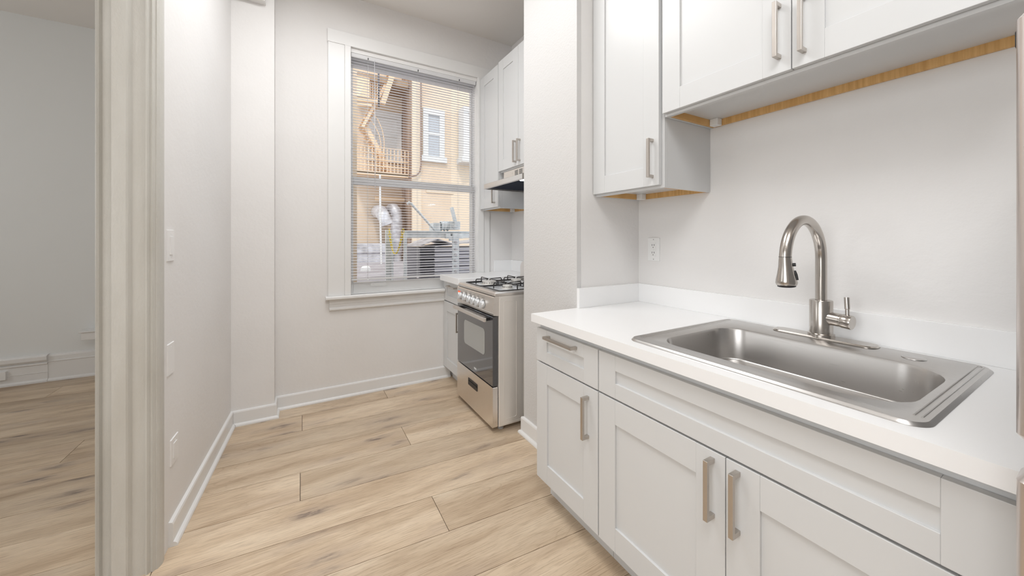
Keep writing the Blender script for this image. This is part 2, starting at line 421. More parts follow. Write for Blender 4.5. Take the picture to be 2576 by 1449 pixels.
SB = [(0, 0), (.034, 0), (.034, .012), (.02, .026), (.02, .175), (.026, .18), (.026, .192), (.016, .2), (.022, .215), (.034, .225), (.034, .238), (0, .243)]
baseboard('baseboard_side_room', (-1.98, 4.95), (-.65, 4.95), (0, -1), prof=[(0, 0), (.034, 0), (.034, .012), (.02, .026), (.02, .172), (.026, .176), (.026, .182), (.02, .186), (.02, .222), (.014, .236), (0, .24)])
baseboard('baseboard_side_room_thick', (-4.2, 4.95), (-1.98, 4.95), (0, -1), prof=[(0, 0), (.038, 0), (.038, .014), (.024, .028), (.024, .085), (.028, .088), (.024, .09), (.024, .155), (.034, .162), (.034, .172), (.022, .176), (.034, .186), (.044, .20), (.044, .232), (.03, .242), (0, .246)])

# ------------------------------------------------------------------ window 1
wr = thing('window_1', 'white double-hung window with painted wood casing above the kitchen floor', 'window', (.9, YB, WZ0), kind='structure')
wc = MB()
wc.box(.180, .30, YB-.018, YB, .826, 2.851, .002)
wc.box(.30, WX0+.012, YB-.026, YB+.0, .826, 2.851, .004)
wc.box(1.478, 1.545, YB-.026, YB, .957, 2.851, .004); wc.box(1.545, 1.61, YB-.016, YB, .957, 2.851, .002)
part(wc, 'casing', 'trim', wr)
part(MB().box(.176, 1.62, YB-.022, YB, 2.851, 2.956, .002), 'head_casing', 'trim', wr)
st = MB().prism([(YB+.02, .826), (YB-.052, .826), (YB-.058, .820), (YB-.058, .806), (YB-.052, .800), (YB+.02, .800)], 0, .162, 1.135)
part(st, 'stool', 'trim', wr)
ap = MB().prism([(YB, .80), (YB-.018, .80), (YB-.018, .762), (YB-.014, .758), (YB-.014, .734), (YB-.022, .728), (YB-.022, .716), (YB-.01, .706), (YB, .704)], 0, .190, 1.14)
part(ap, 'apron', 'trim', wr)
jb = MB(); jb.box(WX0, WX0+.014, YB, YB+.18, WZ0, WZ1).box(WX1-.014, WX1, YB, YB+.18, WZ0, WZ1).box(WX0, WX1, YB, YB+.18, WZ1-.014, WZ1).box(WX0, WX1, YB+.018, YB+.2, WZ0-.02, WZ0+.0015)
part(jb, 'jamb', 'trim', wr)
def sash(x0, x1, z0, z1, gx0, gx1, gz0, gz1, y, t=.035):
    s = MB(); s.box(x0, gx0, y, y+t, z0, z1, .003).box(gx1, x1, y, y+t, z0, z1, .003).box(gx0, gx1, y+.001, y+t-.001, z0, gz0, .003).box(gx0, gx1, y+.001, y+t-.001, gz1, z1, .003)
    return s
YS = YB+.075
us = part(sash(WX0+.014, WX1-.014, 1.755, WZ1-.014, .376, 1.462, 1.815, 2.758, YS+.037), 'upper_sash', 'trim', wr)
ls = part(sash(WX0+.014, WX1-.014, WZ0, 1.80, .376, 1.462, .914, 1.742, YS), 'lower_sash', 'trim', wr)
part(MB().box(.37, 1.47, YS+.05, YS+.054, 1.81, 2.79), 'pane', 'glass', us)
part(MB().box(.37, 1.47, YS+.015, YS+.019, .91, 1.745), 'pane', 'glass', ls)
lf = MB(); a = at(932, 725, YS).x; b = at(971, 720, YS).x
lf.prism(rrect(a, b, .872, .905, .012), 1, YS-.008, YS); lf.prism(rrect(a+.025, b-.025, .879, .898, .006), 1, YS-.014, YS-.006)
part(lf, 'sash_lift', 'plate', ls, 'white sash lift')

# ------------------------------------------------------------------ blind
YL = YB+.028
br = thing('window_blind', 'white slatted mini blind hanging open inside the kitchen window', 'blind', (.9, YL, 2.80))
hr = MB().prism([(YL-.020, 2.783), (YL-.022, 2.79), (YL-.024, 2.82), (YL-.018, 2.828), (YL+.02, 2.828), (YL+.02, 2.783)], 0, .352, 1.468)
part(hr, 'headrail', 'blindrail', br)
sl = MB()
z = 2.772; NS = 80; pitch = (2.772-.965)/(NS-1)
for i in range(NS):
    zz = z-i*pitch; sg = .0028
    pts = [(YL-.0125, zz-.0012), (YL-.006, zz+sg*.7-.0006), (YL, zz+sg), (YL+.006, zz+sg*.7+.0006), (YL+.0125, zz+.0012)]
    q = [(p[0], p[1]+.0005) for p in pts][::-1]
    sl.prism(pts+q, 0, .352, 1.466)
part(sl, 'slats', 'slat', br)
part(MB().box(.352, 1.466, YL-.012, YL+.012, .936, .952, .003), 'bottom_rail', 'blindrail', br)
for u in (925, 1050, 1153):
    x = at(u, 400, YL).x
    for dy in (-.014, .014): part(MB().tube([(x, YL+dy, 2.785), (x, YL+dy, .945)], .0008, 6), 'ladder_cord', 'cord', br)
    part(MB().box(x-.010, x+.010, YL-.015, YL-.010, .93, .945, .002), 'cord_clip', 'slat', br)
    part(MB().box(x-.003, x+.003, YL-.027, YL-.021, 2.786, 2.80), 'cord_hole', 'slot', br)
x = at(942, 300, YL-.02).x
part(MB().tube([(x, YL-.026, 2.79), (x+.004, YL-.028, 1.70)], .0026, 8), 'tilt_wand', 'slat', br, 'thin clear tilt wand')

# ------------------------------------------------------------------ cabinets (fronts face -x)
def pull(mb, axis, c, L, xf, w=.013):
    """bar pull: axis 'z' or 'y', centre coordinate pair (y,z), length, door face x"""
    y, z = c; o = .036
    if axis == 'z':
        mb.box(xf-o, xf-o+.011, y-w/2, y+w/2, z-L/2, z+L/2, .001)
        for s in (-1, 1):
            zc = z+s*(L/2-w/2); mb.box(xf-o+.010, xf, y-w/2, y+w/2, zc-w/2, zc+w/2, .0008)
    else:
        mb.box(xf-o, xf-o+.011, y-L/2, y+L/2, z-w/2, z+w/2, .001)
        for s in (-1, 1):
            yc = y+s*(L/2-w/2); mb.box(xf-o+.010, xf, yc-w/2, yc+w/2, z-w/2, z+w/2, .0008)
    return mb
def shaker(y0, y1, z0, z1, xf, st=.085, rl=.09, t=.02, rec=.008):
    m = MB(); b = .0012
    m.box(xf, xf+t, y0, y0+st, z0, z1, b).box(xf, xf+t, y1-st, y1, z0, z1, b)
    m.box(xf+.0004, xf+t, y0+st, y1-st, z0, z0+rl, b).box(xf+.0004, xf+t, y0+st, y1-st, z1-rl, z1, b)
    m.box(xf+rec, xf+t-.002, y0+st-.002, y1-st+.002, z0+rl-.002, z1-rl+.002)
    return m
GY = .0025
# ---- sink side base cabinets
XD = 1.003; XB_ = XD+.021
cb = thing('base_cabinet', 'narrow white base cabinet with one drawer over one door beside the partition', 'cabinet', (1.35, 1.277, 0), 'white base cabinets')
body = MB().box(XB_, XR-.002, 1.0632, 1.492, .112, .8758, .001)
part(body, 'body', 'cab', cb)
part(MB().box(XB_+.062, XB_+.078, 1.065, 1.492, 0, .112), 'toe_kick', 'cab', cb)
dr = part(shaker(1.063+GY, 1.492, .690, .848, XD, .082, .056), 'drawer', 'cab', cb)
part(pull(MB(), 'y', (1.292, .822), .205, XD), 'handle', 'pull', dr)
dd = part(shaker(1.063+GY, 1.492, .120, .683, XD), 'door', 'cab', cb)
part(pull(MB(), 'z', (1.121, .562), .17, XD), 'handle', 'pull', dd)
cs = thing('base_cabinet', 'wide white sink base cabinet with false drawer front above two doors', 'cabinet', (1.35, .57, 0), 'white base cabinets')
part(MB().box(XB_, XB_+.018, .072, 1.063, .112, .8758, .001).box(XB_+.018, XR-.002, .072, .09, .112, .872).box(XB_+.018, XR-.002, 1.045, 1.063, .112, .872).box(XB_+.018, XR-.002, .09, 1.045, .112, .13), 'body', 'cab', cs)
part(MB().box(XB_+.062, XB_+.078, .072, 1.063, 0, .112), 'toe_kick', 'cab', cs)
part(shaker(.097, 1.063-GY, .690, .848, XD, .086, .056), 'false_drawer', 'cab', cs)
for (a, b, hy) in ((.5698+GY/2, 1.063-GY, .606), (.078, .5698-GY/2, .537)):
    dd = part(shaker(a, b, .120, .683, XD), 'door', 'cab', cs)
    part(pull(MB(), 'z', (hy, .582), .168, XD), 'handle', 'pull', dd)

# ---- countertop with sink cut-out
XS = .98
ct = thing('countertop', 'white countertop with backsplash around the stainless sink', 'countertop', (1.35, .8, .876), 'white countertops')
SX0, SX1, SY0, SY1 = 1.030, 1.683, .203, .947
hx0, hx1, hy0, hy1 = SX0+.02, SX1-.02, SY0+.02, SY1-.02
t = MB(); zt, zb = .914, .876; ye0 = .078
t.box(XS, hx0, ye0, YE, zb, zt).box(hx1, XR, ye0, YE, zb, zt).box(hx0, hx1, ye0, hy0, zb, zt).box(hx0, hx1, hy1, YE, zb, zt)
t2 = MB(); bmesh.ops.remove_doubles(t.bm, verts=t.bm.verts, dist=1e-5)
part(t, 'slab', 'quartz', ct)
part(MB().box(XR-.019, XR, ye0, YE-.019, zt, 1.019, .001), 'backsplash', 'quartz', ct)
part(MB().box(XC, XR, YE-.019, YE-.0, zt, 1.019, .001), 'backsplash', 'quartz', ct)

# ---- sink
sk = thing('kitchen_sink', 'large single-bowl stainless steel drop-in sink in the white countertop', 'sink', (1.36, .575, .914))
def L3(p, z): return [(a, b, z) for a, b in p]
def rr(dx, r, x0=SX0, x1=SX1, y0=SY0, y1=SY1): return rrect(x0+dx, x1-dx, y0+dx, y1-dx, max(r, .002), 8)
B0 = (1.098, 1.532, .250, .874)
def rb(dx, r): return rrect(B0[0]+dx, B0[1]-dx, B0[2]+dx, B0[3]-dx, (r*.85, r*.85, r*1.1, r*1.1), 8)
rim = MB().loft([L3(rr(0, .045), .9142), L3(rr(.001, .045), .9165), L3(rr(.007, .038), .9215), L3(rr(.013, .032), .9212), L3(rb(-.004, .109), .9205), L3(rb(.002, .103), .917)])
part(rim, 'rim', 'steel_y', sk)
bowl = MB().loft([L3(rb(.002, .103), .917), L3(rb(.005, .10), .908), L3(rb(.012, .10), .803), L3(rb(.0125, .10), .800), L3(rb(.0145, .098), .798), L3(rb(.018, .095), .7975), L3(rb(.06, .08), .7973), L3(rb(.19, .02), .797)], cap=True)
part(bowl, 'bowl', 'steel_y', sk)
for y in (.222, .915):
    g_ = MB(); n_ = 14; P_ = []
    for i in range(n_): P_.append((1.085+.56*i/(n_-1), y, .9214))
    yb_ = y+.012
    g_.tube([(1.085, y, .9208)]+[(1.65, y, .9208)]+[(1.657, (y+yb_)/2, .9208), (1.65, yb_, .9208), (1.085, yb_, .9208)], .0022, 8)
    part(g_, 'rim_bead', 'steel_y', sk)
part(MB().lathe([(0, .004), (.022, .004), (.026, .002), (.027, 0)], (1.600, .345, .9212)), 'hole_cover', 'steel_y', sk, 'round steel hole cover')
part(MB().lathe([(.042, .004), (.040, .001), (.030, 0), (0, 0)], (1.33, .56, .7985)), 'drain', 'steel_y', sk)

# ---- faucet
FX, FY = 1.646, .588
fc = thing('faucet', 'brushed nickel gooseneck pull-down faucet standing behind the sink bowl', 'faucet', (FX, FY, .921))
pl = MB(); P_ = rrect(FX-.038, FX+.034, FY-.155, FY+.150, .028, 8)
def sc(P, k, c=(FX-.004, FY)): return [(c[0]+(a-c[0])*k, c[1]+(b-c[1])*(1-(1-k)*.25)) for a, b in P]
pl.loft([L3(P_, .9215), L3(P_, .924), L3(sc(P_, .9), .928)], cap=True)
part(pl, 'deck_plate', 'nickel', fc)
bd = MB().lathe([(0, 0), (.039, 0), (.039, .010), (.034, .012), (.034, .129), (.033, .131), (0, .131)], (FX, FY, .927), seg=40)
part(bd, 'body', 'nickel', fc)
RN = .0172; AR = .134; AC = (FX-AR, 1.21)
pts = [(FX, FY, 1.04), (FX, FY, 1.12), (FX, FY, 1.17), (FX, FY, 1.20)]
for i in range(25):
    a = i/24*PI*1.0; pts.append((AC[0]+AR*math.cos(a), FY, AC[1]+AR*math.sin(a)*1.02+.0))
part(MB().tube(pts, RN, 24), 'neck', 'nickel', fc)
HX = AC[0]-AR; hd = MB().lathe([(RN, 0), (RN+.0003, -.004), (.0185, -.012), (.0198, -.03), (.0242, -.055), (.0288, -.076), (.0300, -.086), (.0282, -.092), (0, -.092)], (HX, FY, 1.222), (-.10, 0, 1), seg=32)
# lathe axis leans slightly outward
sh = part(hd, 'spray_head', 'nickel', fc)
part(MB().lathe([(.0255, 0), (.0255, -.006), (0, -.006)], (HX+.0092, FY, 1.131), (-.10, 0, 1), seg=24), 'spray_face', 'black', sh)
part(MB().lathe([(.0055, 0), (.0055, .008), (0, .008)], (HX+.012, FY-.0165, 1.197), (.3, -1, .1), seg=16).tube([(HX+.012, FY-.021, 1.178), (HX+.013, FY-.0255, 1.165), (HX+.014, FY-.028, 1.148)], .0042, 8), 'spray_button', 'black', sh)
part(MB().lathe([(RN+.0006, 0), (RN+.0006, .0015)], (HX, FY, 1.2215), seg=24), 'collar', 'slot', sh)
hb = MB().lathe([(.0232, .02), (.0232, .058), (.0222, .0585), (.0222, .061), (.0232, .0615), (.0245, .064), (.0245, .089), (.0235, .091), (0, .091)], (FX, FY, .998), (-.10, -1, -.06), seg=32)
hn = part(hb, 'handle_barrel', 'nickel', fc)
part(MB().tube([(FX-.008, FY-.077, 1.010), (FX-.006, FY-.076, 1.037), (FX-.006, FY-.076, 1.039), (FX-.002, FY-.073, 1.078)], [.0062, .0062, .0075, .0075], 16), 'lever', 'nickel', hn)

# ---- sink side wall cabinets
XU = 1.38; UB = XU+.022
def wall_cab(name_label, y0, y1, z0, z1, doors, xf, xw, group, loc_y, hl=.176, rim_=.03):
    c = thing('wall_cabinet', name_label, 'cabinet', ((xf+xw)/2, (y0+y1)/2, z0), group)
    xb = xf+.022; b = MB()
    b.box(xb, xb+.02, y0, y1, z0, z1, .001)                      # face frame
    b.box(xb+.02, xw, y0, y0+.012, z0, z1).box(xb+.02, xw, y1-.012, y1, z0, z1)
    b.box(xb+.02, xw, y0+.012, y1-.012, z0+rim_, z0+rim_+.012)      # recessed bottom panel
    b.box(xb+.02, xw, y0+.012, y1-.012, z1-.015, z1)
    part(b, 'body', 'cab', c)
    for q in ((xw-.014, xw-.001, y0+.013, y1-.013), (xb+.021, xw-.0145, y1-.026, y1-.0125), (xb+.021, xw-.0145, y0+.0125, y0+.026)): part(MB().box(*q, z0+.001, z0+rim_), 'hanging_rail', 'ply', c, 'bare tan plywood rail')
    part(MB().box(xw-.052, xw-.015, y1-.065, y1-.027, z0-.002, z0+rim_, .002), 'corner_block', 'plate', c)
    for (a, bb, hy, hz) in doors:
        d = part(shaker(a, bb, z0+.012, z1-.004, xf), 'door', 'cab', c)
        part(pull(MB(), 'z', (hy, hz), hl, xf), 'handle', 'pull', d)
    return c
wall_cab('tall narrow white wall cabinet with one door beside the partition', 1.066, YE-.004, 1.512, 2.86, [(1.080, YE-.006, 1.113, 1.647)], XU, XR-.001, 'white wall cabinets', 1.28)
wall_cab('short wide white wall cabinet with two doors high above the sink', .075, 1.064, 1.823, 2.86, [(.5725, 1.061, .606, 1.972), (.080, .5695, .536, 1.962)], XU, XR-.001, 'white wall cabinets', .57, .182)

# ------------------------------------------------------------------ range alcove: cabinets, counter
XV = 1.50; XW = XA-.001
wall_cab('tall white wall cabinet with one door right beside the window', 2.843, YB-.028, 1.556, 2.83, [(2.847, YB-.03, 2.905, 1.69)], XV, XW, 'white wall cabinets', 3)
c = wall_cab('white two-door wall cabinet mounted above the range hood', 2.155, 2.840, 1.862, 2.84, [(2.5005, 2.838, 2.531, 1.988), (2.158, 2.4975, 2.468, 1.988)], XV, XW, 'white wall cabinets', 2.5)
XG = 1.14
cr = thing('base_cabinet', 'white base cabinet with drawer between the range and window wall', 'cabinet', (1.5, 3.0, 0), 'white base cabinets')
part(MB().box(XG+.021, XA-.002, 2.785, YB-.002, .112, .903, .001), 'body', 'cab', cr)
part(MB().box(XG+.075, XG+.09, 2.785, YB-.032, 0, .112), 'toe_kick', 'cab', cr)
dr = part(shaker(2.787, YB-.006, .722, .893, XG, .075, .05), 'drawer', 'cab', cr)
part(pull(MB(), 'y', (3.00, .862), .19, XG), 'handle', 'pull', dr)
dd = part(shaker(2.787, YB-.006, .112, .714, XG, .08, .085), 'door', 'cab', cr)
part(pull(MB(), 'z', (2.845, .585), .165, XG), 'handle', 'pull', dd)
ct2 = thing('countertop', 'small white countertop between the range and the window', 'countertop', (1.5, 3.0, .903), 'white countertops')
part(MB().box(1.105, XA, 2.783, YB-.001, .903, .957, .003), 'slab', 'quartz', ct2)
part(MB().box(1.66, XA, YB-.020, YB-.001, .957, 1.068, .001), 'backsplash', 'quartz', ct2)
part(MB().box(XA-.019, XA-.001, 2.783, YB-.020, .957, 1.068, .001), 'backsplash', 'quartz', ct2)

# ---- gas range
RX0, RX1, RY0, RY1 = 1.10, 1.70, 2.13, 2.772
rg = thing('gas_range', 'freestanding stainless steel gas range with black oven door', 'stove', (1.4, 2.45, 0))
part(MB().box(RX0+.03, RX1, RY0, RY1, .035, .905, .003), 'body', 'range_side', rg)
for (a, b, zl, z1) in ((RX0+.036, RX0+.575, .05, .885), (RX0+.068, RX0+.165, .078, .866), (RX0+.222, RX0+.54, .078, .866)):
    for k in (0,):
        P_ = rrect(a, b, zl, z1, .012, 4)
        part(MB().tube([(x, RY0-.0005, z) for x, z in P_], .0011, 6, closed=True), 'side_panel_relief', 'range_side', rg)
for i, (x, y) in enumerate(((RX0+.07, RY0+.05), (RX0+.07, RY1-.05), (RX1-.05, RY0+.05), (RX1-.05, RY1-.05))):
    part(MB().lathe([(.02, 0), (.02, .012), (.012, .016), (.012, .037), (0, .037)], (x, y, 0), seg=16), 'foot', 'grey', rg)
# cooktop rim
ck = MB()
ck.loft([[(x, y, .905) for x, y in rrect(RX0-.004, RX1, RY0-.004, RY1, .01, 4)], [(x, y, .920) for x, y in rrect(RX0-.004, RX1, RY0-.004, RY1, .01, 4)],
         [(x, y, .9305) for x, y in rrect(RX0+.006, RX1-.006, RY0+.006, RY1-.006, .012, 4)], [(x, y, .9305) for x, y in rrect(RX0+.045, RX1-.04, RY0+.028, RY1-.028, .02, 4)],
         [(x, y, .923) for x, y in rrect(RX0+.052, RX1-.047, RY0+.035, RY1-.035, .02, 4)]], cap=True)
part(ck, 'cooktop', 'range', rg)
part(MB().prism(rrect(RX0+.055, RX1-.05, RY0+.04, RY1-.04, .02, 4), 2, .9225, .9242), 'burner_tray', 'pan', rg)
# control panel, slightly sloped
cp = MB().prism([(RX0+.04, .903), (RX0+.002, .903), (RX0-.008, .893), (RX0-.012, .80), (RX0-.009, .776), (RX0+.03, .772)], 1, RY0+.001, RY1-.001)
cp.tube([(RX0-.0105, RY0+.003, .790), (RX0-.0105, RY1-.003, .790)], .003, 8)
pn = part(cp, 'control_panel', 'range', rg)
part(MB().prism(rrect(RY1-.066, RY1-.022, .838, .868, .002, 2), 0, RX0-.0125, RX0-.006), 'display', 'red', pn, 'lit red clock display')
dg = MB()
for (ya, pat) in ((RY1-.056, 1), (RY1-.046, 0), (RY1-.036, 1)):
    dg.box(RX0-.0135, RX0-.0115, ya-.0012, ya+.0012, .845, .861)
    if pat: dg.box(RX0-.0135, RX0-.0115, ya-.006, ya, .852, .8545)
part(dg, 'display_digits', 'orange', pn)
for i, (y, z) in enumerate(((2.690, .836), (2.600, .834), (2.515, .832), (2.440, .831), (2.365, .830), (2.285, .829))):
    k = MB().lathe([(.031, 0), (.031, .002), (.0, .002)], (RX0-.0115, y, z), (-1, 0, 0), seg=24)
    kk = MB().lathe([(.025, 0), (.0255, .004), (.0245, .014), (.021, .018), (0, .018)], (RX0-.013, y, z), (-1, 0, 0), seg=28)
    kn = part(kk, 'knob', 'knob', rg)
    part(k, 'bezel', 'slot' if False else 'grey', kn)
    kb = MB(); kb.prism([(y-.008, z-.023), (y+.008, z-.023), (y+.012, z+.013), (y, z+.027), (y-.012, z+.013)], 0, RX0-.037, RX0-.028)
    part(kb, 'grip', 'knob', kn)
for y in (2.60, 2.515, 2.44, 2.365, 2.285):
    mk = MB()
    for (dy, dz) in ((-.010, .040), (-.004, .040), (-.010, .046), (-.004, .046), (.008, .042), (.014, .042), (.011, .046)):
        mk.box(RX0-.0128, RX0-.0118, y+dy-.0015, y+dy+.0015, z+dz-.0015-.0+.0, z+dz+.0015)
    part(mk, 'panel_marks', 'ink', pn)
# oven door
od = MB().box(RX0-.010, RX0+.026, RY0+.010, RY1-.006, .306, .766, .003)
ov = part(od, 'oven_door', 'glassblk', rg, 'black glass oven door')
part(MB().prism(rrect(2.262, 2.628, .480, .662, .03, 6), 0, RX0-.0112, RX0-.009), 'door_window', 'glasswin', ov)
part(MB().box(RX0-.0113, RX0-.0095, 2.40, 2.44, .336, .348), 'label_plate', 'knob', ov)
hl = MB(); hl.box(RX0-.062, RX0-.044, RY0+.035, RY1-.03, .733, .760, .004)
hh = part(hl, 'oven_handle', 'range', ov)
for ya in (RY0+.05, RY1-.115): part(MB().box(RX0-.046, RX0-.008, ya, ya+.035, .737, .757, .001), 'handle_bracket', 'black', hh)
dw = MB().prism(rrect(RY0+.006, RY1-.004, .034, .300, .008, 4), 0, RX0-.012, RX0+.024)
dwr = part(dw, 'storage_drawer', 'range', rg)
part(MB().prism(rrect(2.378, 2.542, .188, .240, .006, 4), 0, RX0-.0145, RX0-.008).prism(rrect(2.388, 2.532, .214, .222, .002, 2), 0, RX0-.018, RX0-.012), 'recessed_pull', 'black', dwr, 'black recessed pull')
# backguard / lid
part(MB().prism(rrect(RY0+.01, RY1-.006, .925, 1.088, (.06, .06, .004, .004), 8), 0, RX1-.018, RX1-.002), 'glass_lid_back', 'range', rg)
# burners and grates
BX = (RX0+.19, RX0+.44)
for yb_, rads in ((2.30, (.036, .05)), (2.60, (.055, .042))):
    for bx_, r_ in zip(BX, rads):
        bu = part(MB().lathe([(r_*1.15, 0), (r_*1.15, .004), (r_*.92, .005), (r_*.92, .018), (r_*1.0, .019), (r_*1.0, .023), (r_*.9, .026), (0, .026)], (bx_, yb_, .9242), seg=32), 'burner', 'burner', rg)
        f_ = MB()
        for t_ in range(16):
            a = 2*PI*t_/16; f_.box(bx_+math.cos(a)*r_*.93-.001, bx_+math.cos(a)*r_*.93+.001, yb_+math.sin(a)*r_*.93-.001, yb_+math.sin(a)*r_*.93+.001, .931, .942)
        part(f_, 'flame_ports', 'slot', bu)
for (ya, yb_) in ((2.160, 2.440), (2.462, 2.742)):
    gr = MB(); zf = .931; P_ = rrect(RX0+.052, RX1-.052, ya, yb_, .012, 4)
    gr.tube([(x, y, zf) for x, y in P_], .0042, 8, closed=True)
    ym = (ya+yb_)/2; zt_ = zf+.036
    gr.tube([((BX[0]+BX[1])/2, ya, zf), ((BX[0]+BX[1])/2, yb_, zf)], .0035, 8)
    for bx_ in BX:
        for (dx, dy) in ((1, 0), (-1, 0), (0, 1), (0, -1)):
            if dx: e = (bx_+dx*.112, ym); ii = (bx_+dx*.018, ym)
            else: e = (bx_, ym+dy*(yb_-ya)/2); ii = (bx_, ym+dy*.018)
            e2 = (e[0]*.94+ii[0]*.06, e[1]*.94+ii[1]*.06)
            gr.tube([(e[0], e[1], zf), (e[0], e[1], zt_-.006), (e2[0], e2[1], zt_), (ii[0], ii[1], zt_-.002), (ii[0], ii[1], zt_-.01)], .0042, 8)
    part(gr, 'pan_grate', 'iron', rg)

# ---- range hood
hd_ = thing('range_hood', 'stainless steel under-cabinet range hood above the gas range', 'range hood', (1.6, 2.46, 1.70))
HY0, HY1 = 2.16, 2.775
hb_ = MB().box(1.52, XA-.002, HY0, HY1, 1.735, 1.859, .001)
bo = part(hb_, 'body', 'range', hd_)
vt = MB()
for yy in (2.56, 2.49, 2.42):
    for k in range(5): vt.box(1.5185, 1.5205, yy-.024, yy+.024, 1.796+k*.0105, 1.801+k*.0105)
part(vt, 'vent_slots', 'slot', bo)
vs_ = MB().prism([(1.335, 1.700), (1.330, 1.704), (1.330, 1.738), (1.336, 1.743), (1.52, 1.765), (1.60, 1.765), (1.60, 1.755), (1.345, 1.735), (1.345, 1.700)], 1, HY0, HY1)
part(vs_, 'visor', 'range', hd_)
for ya in (HY0+.001, HY1-.008): part(MB().box(1.345, XA-.002, ya, ya+.007, 1.700, 1.74), 'side_skirt', 'range', hd_)
part(MB().box(1.345, XA-.003, HY0+.008, HY1-.008, 1.712, 1.735), 'underside', 'hooddark', hd_, 'dark filter underside')
part(MB().box(1.37, 1.44, HY0+.03, HY0+.10, 1.705, 1.712), 'lamp_lens', 'lampw', hd_, 'lit hood lamp')

# ------------------------------------------------------------------ refrigerator edge at the right of the frame
fr = thing('refrigerator', 'stainless steel refrigerator door edge at the near end of the counter', 'refrigerator', (1.3, -.25, 0))
part(MB().box(.965, XR-.01, -.66, .068, .02, 1.61, .004), 'body', 'grey', fr)
FXa, FXb, FYE = .852, .925, .0885
for nm, z0, z1 in (('upper_door', .999, 1.598), ('lower_door', .03, .958)):
    d_ = MB(); P_ = rrect(FXa, FXb, -.66, FYE, .016, 6); Pi = rrect(FXa+.008, FXb-.004, -.652, FYE-.008, .012, 6)
    d_.loft([L3(Pi, z0), L3(P_, z0+.012), L3(P_, z1-.012), L3(Pi, z1)], cap=True); d_.bm.faces.new([d_.bm.verts.new(p) for p in L3(Pi, z0)])
    part(d_, nm, 'fridge', fr)
part(MB().box(.922, .964, -.655, FYE+.007, 1.566, 1.593, .003), 'hinge_cover', 'black', fr)
part(MB().box(.926, .964, -.65, .066, .04, 1.56), 'door_gasket', 'grey', fr)

# ------------------------------------------------------------------ switches and outlets
def plate_on_left(name, label, cat, y0, y1, z0, z1, kind):
    ym = (y0+y1)/2; x = xl(ym); r = thing(name, label, cat, (x, ym, (z0+z1)/2))
    def q(y, off): return (xl(y)+off)
    def slab(ya, yb, za, zb, o0, o1, ease=.002):
        m = MB(); A = [(q(ya, o0), ya, za), (q(yb, o0), yb, za), (q(yb, o0), yb, zb), (q(ya, o0), ya, zb)]
        e = ease; Bv = [(q(ya+e, o1), ya+e, za+e), (q(yb-e, o1), yb-e, za+e), (q(yb-e, o1), yb-e, zb-e), (q(ya+e, o1), ya+e, zb-e)]
        m._add(A+Bv, [(0, 1, 2, 3), (4, 5, 6, 7), (0, 1, 5, 4), (1, 2, 6, 5), (2, 3, 7, 6), (3, 0, 4, 7)]); return m
    part(slab(y0, y1, z0, z1, -.002, .0045), 'cover_plate', 'paintplate', r)
    zm = (z0+z1)/2; w_ = (y1-y0)*.22; h_ = (z1-z0)*.29
    if kind == 'switch': part(slab(ym-w_, ym+w_, zm-h_, zm+h_, .003, .0075, .001), 'rocker', 'paintplate', r)
    if kind == 'outlet':
        part(slab(ym-w_, ym+w_, zm-h_, zm+h_, .003, .007, .001), 'receptacle', 'paintplate', r)
    for zz in (z0+(z1-z0)*.13, z1-(z1-z0)*.13): part(MB().lathe([(.0025, 0), (.0025, .0015), (0, .0015)], (q(ym, .004), ym, zz), (1, 0, 0), seg=10), 'screw', 'paintplate', r)
plate_on_left('light_switch', 'white rocker light switch, uppermost plate on the left wall', 'switch', 1.996, 2.073, 1.188, 1.320, 'switch')
plate_on_left('blank_cover_plate', 'white blank cover plate below the light switch on left wall', 'wall plate', 2.000, 2.073, .715, .846, 'blank')
plate_on_left('wall_outlet', 'white outlet low on the left wall just above the baseboard', 'outlet', 2.034, 2.120, .325, .436, 'outlet')
ou = thing('wall_outlet', 'white double outlet on the wall above the sink backsplash', 'outlet', (XR, 1.396, 1.222))
part(MB().box(XR-.006, XR+.001, 1.3565, 1.4355, 1.156, 1.288, .0015), 'cover_plate', 'plate', ou)
rc = part(MB().box(XR-.009, XR-.004, 1.379, 1.413, 1.184, 1.260, .001), 'receptacle', 'plate', ou)
sm = MB()
for zc in (1.243, 1.200):
    for dy in (-.007, .007): sm.box(XR-.0096, XR-.0088, 1.396+dy-.0013, 1.396+dy+.0013, zc-.001, zc+.009)
    sm.lathe([(.0026, 0), (.0026, .0008), (0, .0008)], (XR-.0088, 1.396, zc-.009), (-1, 0, 0), seg=10)
sm.bm.free()
for zc in (1.243, 1.200):
    for dy in (-.007, .007): part(MB().box(XR-.0096, XR-.0088, 1.396+dy-.0013, 1.396+dy+.0013, zc-.001, zc+.009), 'slot', 'slot', rc)
    part(MB().lathe([(.0026, 0), (.0026, .0008), (0, .0008)], (XR-.0088, 1.396, zc-.009), (-1, 0, 0), seg=10), 'slot', 'slot', rc)
for zz in (1.2225, 1.2165): part(MB().box(XR-.0105, XR-.0085, 1.389, 1.403, zz, zz+.0037), 'test_button', 'plate', rc)
for zz in (1.166, 1.278): part(MB().lathe([(.003, 0), (.003, .0012), (0, .0012)], (XR-.0058, 1.396, zz), (-1, 0, 0), seg=10), 'screw', 'grey', ou)
